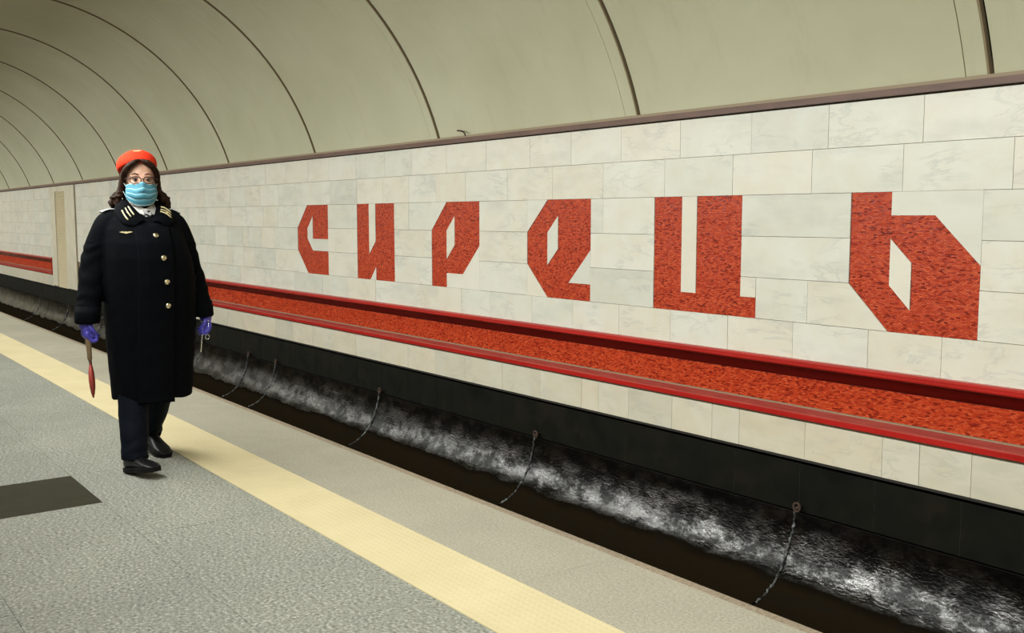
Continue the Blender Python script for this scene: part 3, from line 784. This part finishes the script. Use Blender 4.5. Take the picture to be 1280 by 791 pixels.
# buttons
for i, (y, z) in enumerate([(.012, 1.240), (.037, 1.124), (.050, 1.0), (.056, .875)]):
    p = Vector(front(y, z, .010)); n_ = nrm(y, z)
    pts = [p + n_ * d for d in (-.004, 0, .003, .0055, .0065)]
    q = MB().tube([tuple(a) for a in pts], [.0135, .0145, .0125, .007, .001], 18).build('button', M_brass, person, smooth=True)
    c_ = sum((Vector(v.co) for v in q.data.vertices), Vector()) / len(q.data.vertices)
def wings(name, c, w, up_, side, out, par, mat):
    v = []; prof = [(-1, .12), (-.55, .30), (-.18, .10), (0, .34), (.18, .10), (.55, .30), (1, .12)]
    low = [(-1, .02), (-.5, -.18), (-.2, -.30), (0, -.42), (.2, -.30), (.5, -.18), (1, .02)]
    c, up_, side, out = Vector(c), Vector(up_), Vector(side), Vector(out)
    m = MB(); n = 7
    for off in (.0, .003):
        for (x, z) in prof: m.v.append(tuple(c + side * x * w + up_ * z * w * .55 + out * off))
        for (x, z) in low: m.v.append(tuple(c + side * x * w + up_ * z * w * .55 + out * off))
    for i in range(n - 1):
        m.f += [(i, i + 1, n + i + 1, n + i), (2 * n + i, 3 * n + i, 3 * n + i + 1, 2 * n + i + 1), (i, 2 * n + i, 2 * n + i + 1, i + 1), (n + i, n + i + 1, 3 * n + i + 1, 3 * n + i)]
    m.f += [(0, n, 3 * n, 2 * n), (n - 1, 3 * n - 1, 4 * n - 1, 2 * n - 1)] [:1]
    return m.build(name, mat, par)
p = front(-.125, 1.255, .004); wings('chest_badge', p, .030, (0, 0, 1), (.35, .93, 0), nrm(-.125, 1.255), person, M_gold)
# shirt and tie
b = SM(); b.limb([(-.012, 0, 1.35), (-.006, 0, 1.398)], [.070, .063], flat=(True, True)); b.ell((.062, 0, 1.345), (.045, .045, .035))
shirt = b.fuse('shirt', .004, M_shirt, person, 2)
for s_ in (-1, 1):
    g = [[(.062 + .012, s_ * .006, 1.378), (.085, s_ * .010, 1.365)], [(.055, s_ * .032, 1.395), (.098, s_ * .034, 1.345)], [(.02, s_ * .060, 1.408), (.075, s_ * .062, 1.362)]]
    sheet('shirt_collar', g, M_shirt, shirt, .003, False)
MB().hexa([(.092, -.014, 1.335), (.112, -.012, 1.335), (.112, .016, 1.335), (.092, .016, 1.335), (.085, -.018, 1.368), (.106, -.017, 1.366), (.106, .021, 1.366), (.085, .021, 1.368)]).hexa(
    [(.12, -.02, 1.27), (.125, -.02, 1.27), (.125, .026, 1.27), (.12, .026, 1.27), (.100, -.012, 1.337), (.110, -.012, 1.337), (.110, .016, 1.337), (.100, .016, 1.337)]).build('tie', M_tie, person)
# trousers
b = SM()
for A, r_ in ((LEG_R, (.09, .080, .066)), (LEG_L, (.10, .080, .062))):
    b.limb([A[0], A[1], A[2], (A[2][0] + .004, A[2][1], A[2][2] - .03)], [r_[0], r_[1], r_[2], r_[2] + .003], flat=(False, True))
def wr2(c): return math.sin(c.z * 60 + mn.noise(c * 8) * 6) * .003 * max(0, 1 - c.z / .35) + mn.noise(c * 16) * .003
b.fuse('trousers', .006, M_trs, person, 4, wr2)
# shoes
def shoe(heel, ang, pitch, roll=0):
    L_ = .255; b = SM(); m = Matrix.Translation(heel) @ Matrix.Rotation(ang, 4, 'Z') @ Matrix.Rotation(-pitch, 4, 'Y')
    secs = [(.0, .026, .028, .075), (.03, .035, .038, .085), (.07, .038, .040, .088), (.11, .038, .038, .078), (.15, .043, .033, .062), (.19, .047, .028, .050), (.225, .042, .022, .040), (.25, .026, .014, .028)]
    rows = []
    for x, hw, hz, top in secs:
        row = [b.bm.verts.new((x, hw * math.copysign(abs(math.cos(a)) ** .8, math.cos(a)), max(.014, .014 + (top - .014) * (.5 + .5 * math.sin(a)) ** .9))) for a in [2 * PI * k / 20 for k in range(20)]]
        rows.append(row)
    for a_, c_ in zip(rows, rows[1:]):
        for k in range(20): b.bm.faces.new([a_[k], a_[(k + 1) % 20], c_[(k + 1) % 20], c_[k]])
    b.bm.faces.new(rows[0][::-1]); b.bm.faces.new(rows[-1])
    b.ell((.035, 0, .085), (.040, .034, .030))
    up_ = b.fuse('shoe', .004, M_shoe, person, 4, xf=m)
    out = [(x, hw + .004) for x, hw, _, _ in secs]; out[0] = (-.006, .028); out[-1] = (.262, .022)
    poly = [(x, y) for x, y in out] + [(x, -y) for x, y in out[::-1]]
    v = [(x, y, 0) for x, y in poly] + [(x, y, .026) for x, y in poly]; n = len(poly)
    f = [(i, (i + 1) % n, n + (i + 1) % n, n + i) for i in range(n)] + [tuple(range(n))[::-1], tuple(range(n, 2 * n))]
    me = pydata('sole', v, f); me.transform(m); so = mesh_obj('sole', me, M_sole, up_); bevel(so, .004)
    for k in range(4):
        x = .105 + k * .018; z = .080 - k * .0075
        q = MB().tube([(x, -.022, z - .006), (x + .002, 0, z + .004), (x, .022, z - .006)], .0028, 6).build('lace', M_sole, up_, smooth=True); q.data.transform(m)
shoe((.095, -.142, .003), math.radians(17), math.radians(9))
shoe((-.352, .085, .040), math.radians(9), math.radians(-9))
# cap
m = SM(); rows = []
seg = 40
for h_, r_ in [(0, .093), (.004, .099), (.012, .102), (.030, .103), (.036, .1015), (.045, .101), (.060, .093), (.074, .076), (.083, .050), (.088, .020)]:
    rows.append([m.bm.verts.new((r_ * 1.02 * math.cos(2 * PI * k / seg), r_ * .985 * math.sin(2 * PI * k / seg), h_ + .004 * math.cos(2 * PI * k / seg * 2) * (h_ > .04))) for k in range(seg)])
for a_, c_ in zip(rows, rows[1:]):
    for k in range(seg): m.bm.faces.new([a_[k], a_[(k + 1) % seg], c_[(k + 1) % seg], c_[k]])
m.bm.faces.new(rows[0][::-1]); m.bm.faces.new(rows[-1])
HT = HR @ Matrix.Translation((-.022, -.008, 1.583)) @ Matrix.Rotation(math.radians(-21), 4, 'Y') @ Matrix.Rotation(math.radians(5), 4, 'X')
me = bpy.data.meshes.new('cap'); bmesh.ops.recalc_face_normals(m.bm, faces=m.bm.faces); m.bm.to_mesh(me); m.bm.free(); me.transform(HT); me.shade_smooth()
cap = mesh_obj('cap', me, M_hat, person)
q = wings('cap_badge', (.0925, 0, .062), .021, (-.45, 0, .9), (0, 1, 0), (.9, 0, .45), cap, M_gold); q.data.transform(HT)
# hair: combed locks from a parting
b = SM(); rr = random.Random(4)
b.ell((-.030, 0, 1.560), (.090, .088, .090)); b.ell((-.055, 0, 1.46), (.052, .088, .085))
for s_ in (-1, 1):
    for k in range(9):
        t_ = k / 8; x0 = .076 - .115 * t_; st = .060 - .05 * t_
        zt = 1.625 + .015 * t_
        pts = [(x0, s_ * .006, zt), (x0 - .002 + .012 * (1 - t_), s_ * (.040 + .01 * t_), zt - .014), (st - .015 * t_, s_ * .076, 1.572), (st - .046 - .03 * t_, s_ * .087, 1.515),
               (st - .066 - .035 * t_, s_ * (.092 + rr.uniform(0, .012)), 1.462), (st - .075 - .035 * t_, s_ * (.108 + rr.uniform(0, .03)), 1.425 + rr.uniform(-.01, .01)), (st - .070 - .03 * t_, s_ * (.118 + rr.uniform(0, .03)), 1.392 + rr.uniform(-.012, .02))]
        b.limb(pts, [.009, .012, .0135, .014, .0145, .014, .006], 4, 10)
    for k in range(7):
        c_ = (-.065 + rr.uniform(-.03, .03), s_ * (.105 + rr.uniform(-.01, .028)), 1.41 + rr.uniform(-.02, .045))
        b.ell(c_, (.018, .018, .024), seg=12)
hair = b.fuse('hair', .0038, M_hair, person, 2, lambda c: mn.noise(Vector((c.x * 70, c.y * 70, c.z * 20))) * .0035 + (mn.noise(Vector((c.x * 45, c.y * 45, c.z * 60))) * .009 if c.z < 1.47 else 0), HR)
# mask
g = []; top_ = []; bot_ = []
for j in range(25):
    v_ = j / 24; row = []
    for i in range(33):
        ph = math.radians(-66 + 132 * i / 32); e = abs(ph) / math.radians(66)
        zt = 1.513 - .016 * e ** 1.5 - .010 * math.exp(-((e - .35) / .2) ** 2); zb = 1.392 + .036 * e ** 2
        z = zb + (zt - zb) * v_
        rx = .100 + .018 * math.sin(v_ * PI * .9) * (1 - e * .6) + (.010 * math.exp(-(e / .16) ** 2) if v_ > .6 else 0)
        ry = .080 + .004 * math.sin(v_ * PI)
        pl = ((v_ * 4) % 1.0) * .0052 * (1 - .5 * e)
        k_ = .012 * (1 - v_) if v_ < .3 else 0
        row.append((.006 + (rx + pl - k_) * math.cos(ph) ** .9, (ry + pl * .5) * math.sin(ph), z))
    g.append(row)
def T(g, X): return [[tuple(X @ Vector(p)) for p in row] for row in g]
mk = sheet('face_mask', T(g, HR), M_mask, person, .0022)
for row in (g[0], g[6], g[12], g[18], g[24]):
    MB().tube([tuple(HR @ Vector((p[0] + .0012, p[1], p[2]))) for p in row], .0013, 5).build('mask_fold', M_medge, mk, smooth=True)
for s_ in (0, -1):
    a_ = Vector(g[2][s_]); c_ = Vector(g[22][s_]); y_ = math.copysign(.088, a_.y)
    MB().tube([tuple(HR @ Vector(p)) for p in (a_, (.005, y_ * .98, 1.47), (-.02, y_, 1.505), (.005, y_ * .98, 1.52), c_)], .0013, 5).build('ear_loop', M_medge, mk, smooth=True)
# glasses
gl = None; fm = MB()
for s_ in (-1, 1):
    pts = []
    for k in range(25):
        a = 2 * PI * k / 24; ca, sa = math.cos(a), math.sin(a)
        y = s_ * .0325 + .0265 * math.copysign(abs(ca) ** .75, ca); z = 1.5225 + .0165 * math.copysign(abs(sa) ** .8, sa)
        pts.append((.116 - .22 * abs(y) ** 1.35 * 2.2, y, z))
    fm.tube(pts, [.0030 if p[2] > 1.523 else .0018 for p in pts], 6)
    fm.tube([(.101, s_ * .059, 1.530), (.085, s_ * .074, 1.531), (.02, s_ * .084, 1.528), (-.02, s_ * .086, 1.520)], .0026, 6)
    lens_pts = pts
    n = 24; m2 = MB(); m2.v = [tuple(HR @ Vector(p)) for p in pts[:-1]] + [tuple(HR @ (Vector(p) + Vector((-.0012, 0, 0)))) for p in pts[:-1]]
    m2.f = [tuple(range(n)), tuple(range(n, 2 * n))[::-1]] + [(i, n + i, n + (i + 1) % n, (i + 1) % n) for i in range(n)]
    s_lens = m2
    if gl is None: first = m2
    else: pass
    gl = gl or []
    gl.append(m2)
fm.tube([(.114, -.0085, 1.527), (.117, 0, 1.529), (.114, .0085, 1.527)], .0028, 6)
fm.v = [tuple(HR @ Vector(p)) for p in fm.v]
fr = fm.build('glasses', M_frame, person, smooth=True)
for m2 in gl: m2.build('lens', M_lens, fr)
# gloves with the fingers closed
def glove(W, s_, lean):
    """W wrist; fingers point down, palm towards the body, closed"""
    W = Vector(W); d = Vector((lean * .3, lean, -1)).normalized(); n = Vector((0, -s_, 0)); n = (n - d * n.dot(d)).normalized(); a = n.cross(d) if n.cross(d).x > 0 else -n.cross(d)
    b = SM(); K = 1.08
    b.ell(W + d * .074 + n * .016, (.030, .017, .022)); b.ell(W + d * .066 + n * .022 + a * .020, (.020, .017, .024)); b.limb([W - d * .080, W - d * .01, W + d * .02], [.036, .034, .033], flat=(True, False))
    for k in (-1, 0, 1): b.limb([W + d * .010 + a * k * .013, W + d * .040 + a * k * .021, W + d * .068 + a * k * .026], [.019, .0185, .0150])
    for i, (off, l_) in enumerate([(.033, .95), (.011, 1.05), (-.011, 1.0), (-.032, .84)]):
        k0 = W + d * .070 + a * off
        k1 = k0 + (d * .78 + n * .62) * .032 * l_ * K
        k2 = k1 + (d * -.10 + n * 1.0) * .024 * l_ * K
        k3 = k2 + (d * -.90 - n * .05) * .020 * l_ * K
        b.limb([k0 - d * .012, k0, k1, k2, k3], [.0120, .0122, .0108, .0100, .0088], 3, 10)
    t0 = W + d * .018 + a * .028 + n * .008
    b.limb([t0, t0 + (a * .35 + d * .8 + n * .5) * .028, t0 + (a * .05 + d * 1.6 + n * 1.25) * .029, t0 + (a * -.45 + d * 1.85 + n * 1.75) * .029], [.0150, .0138, .0115, .0095], 3, 10)
    b.fuse('glove', .0026, M_glove, person, 2)
gr = glove((.03, -.306, .800), -1, -.06)
gl_ = glove((.02, .318, .800), 1, .16)
M_person = None
# hand signal paddle held in her right hand, blade down, seen edge-on
P0 = Vector((-5.4, 1.61, 0))
hp = empty('signal_paddle', P0 + Vector((.055, -.305, .745)))
tag(hp, 'thin red signal paddle with brown handle hanging blade down from her gloved hand', 'paddle')
ax = math.atan2(1.6, -5.4)
def lz(name, prof, mat, par, wscale, rz):
    v = []; f = []; seg = 14
    for (z, r_, tilt) in prof:
        for k in range(seg):
            a = 2 * PI * k / seg; v.append((r_ * wscale * math.cos(a), tilt + r_ * math.sin(a), z))
    for i in range(len(prof) - 1):
        for k in range(seg): f.append((i * seg + k, i * seg + (k + 1) % seg, (i + 1) * seg + (k + 1) % seg, (i + 1) * seg + k))
    f += [tuple(range(seg)), tuple((len(prof) - 1) * seg + k for k in range(seg))]
    me = pydata(name, v, f, True); me.transform(Matrix.Rotation(rz, 4, 'Z')); return mesh_obj(name, me, mat, par)
lz('handle', [(.015, .010, -.002), (0, .0135, 0), (-.055, .0145, .001), (-.095, .0125, .003), (-.135, .0115, .004), (-.15, .007, .005)], M_wood, hp, 1.0, -.29)
lz('ferrule', [(-.148, .0085, .005), (-.165, .0085, .006)], M_chrome, hp, 1.0, -.29)
lz('blade', [(-.155, .004, .006), (-.175, .009, .007), (-.205, .0138, .008), (-.245, .0155, .010), (-.285, .0135, .012), (-.315, .009, .013), (-.338, .003, .014)], M_pad, hp, 3.4, -.29)
# chrome key rod in her left hand
kr = empty('carriage_key', P0 + Vector((.06, .292, .765)))
tag(kr, 'slim chrome rod key with ring hanging from her other gloved hand', 'key')
MB().tube([(0, 0, 0), (.0, -.006, -.06), (0, -.018, -.165)], .0042, 8).tube([(0, -.018, -.150), (0, -.018, -.168)], .0056, 8).build('shank', M_chrome, kr, smooth=True)
MB().tube([(0, -.004, 0), (.002, .012, .004), (.004, .030, .001)], .0052, 8).build('crossbar', M_chrome, kr, smooth=True)
pc = [(.004, .020 + .011 * math.sin(2 * PI * k / 12), -.085 + .013 * math.cos(2 * PI * k / 12)) for k in range(13)]
MB().tube(pc, .0018, 6, False).tube([(.004, .030, .001), (.004, .028, -.04), (.004, .021, -.074)], .0013, 5).build('key_ring', M_chrome, kr, smooth=True)
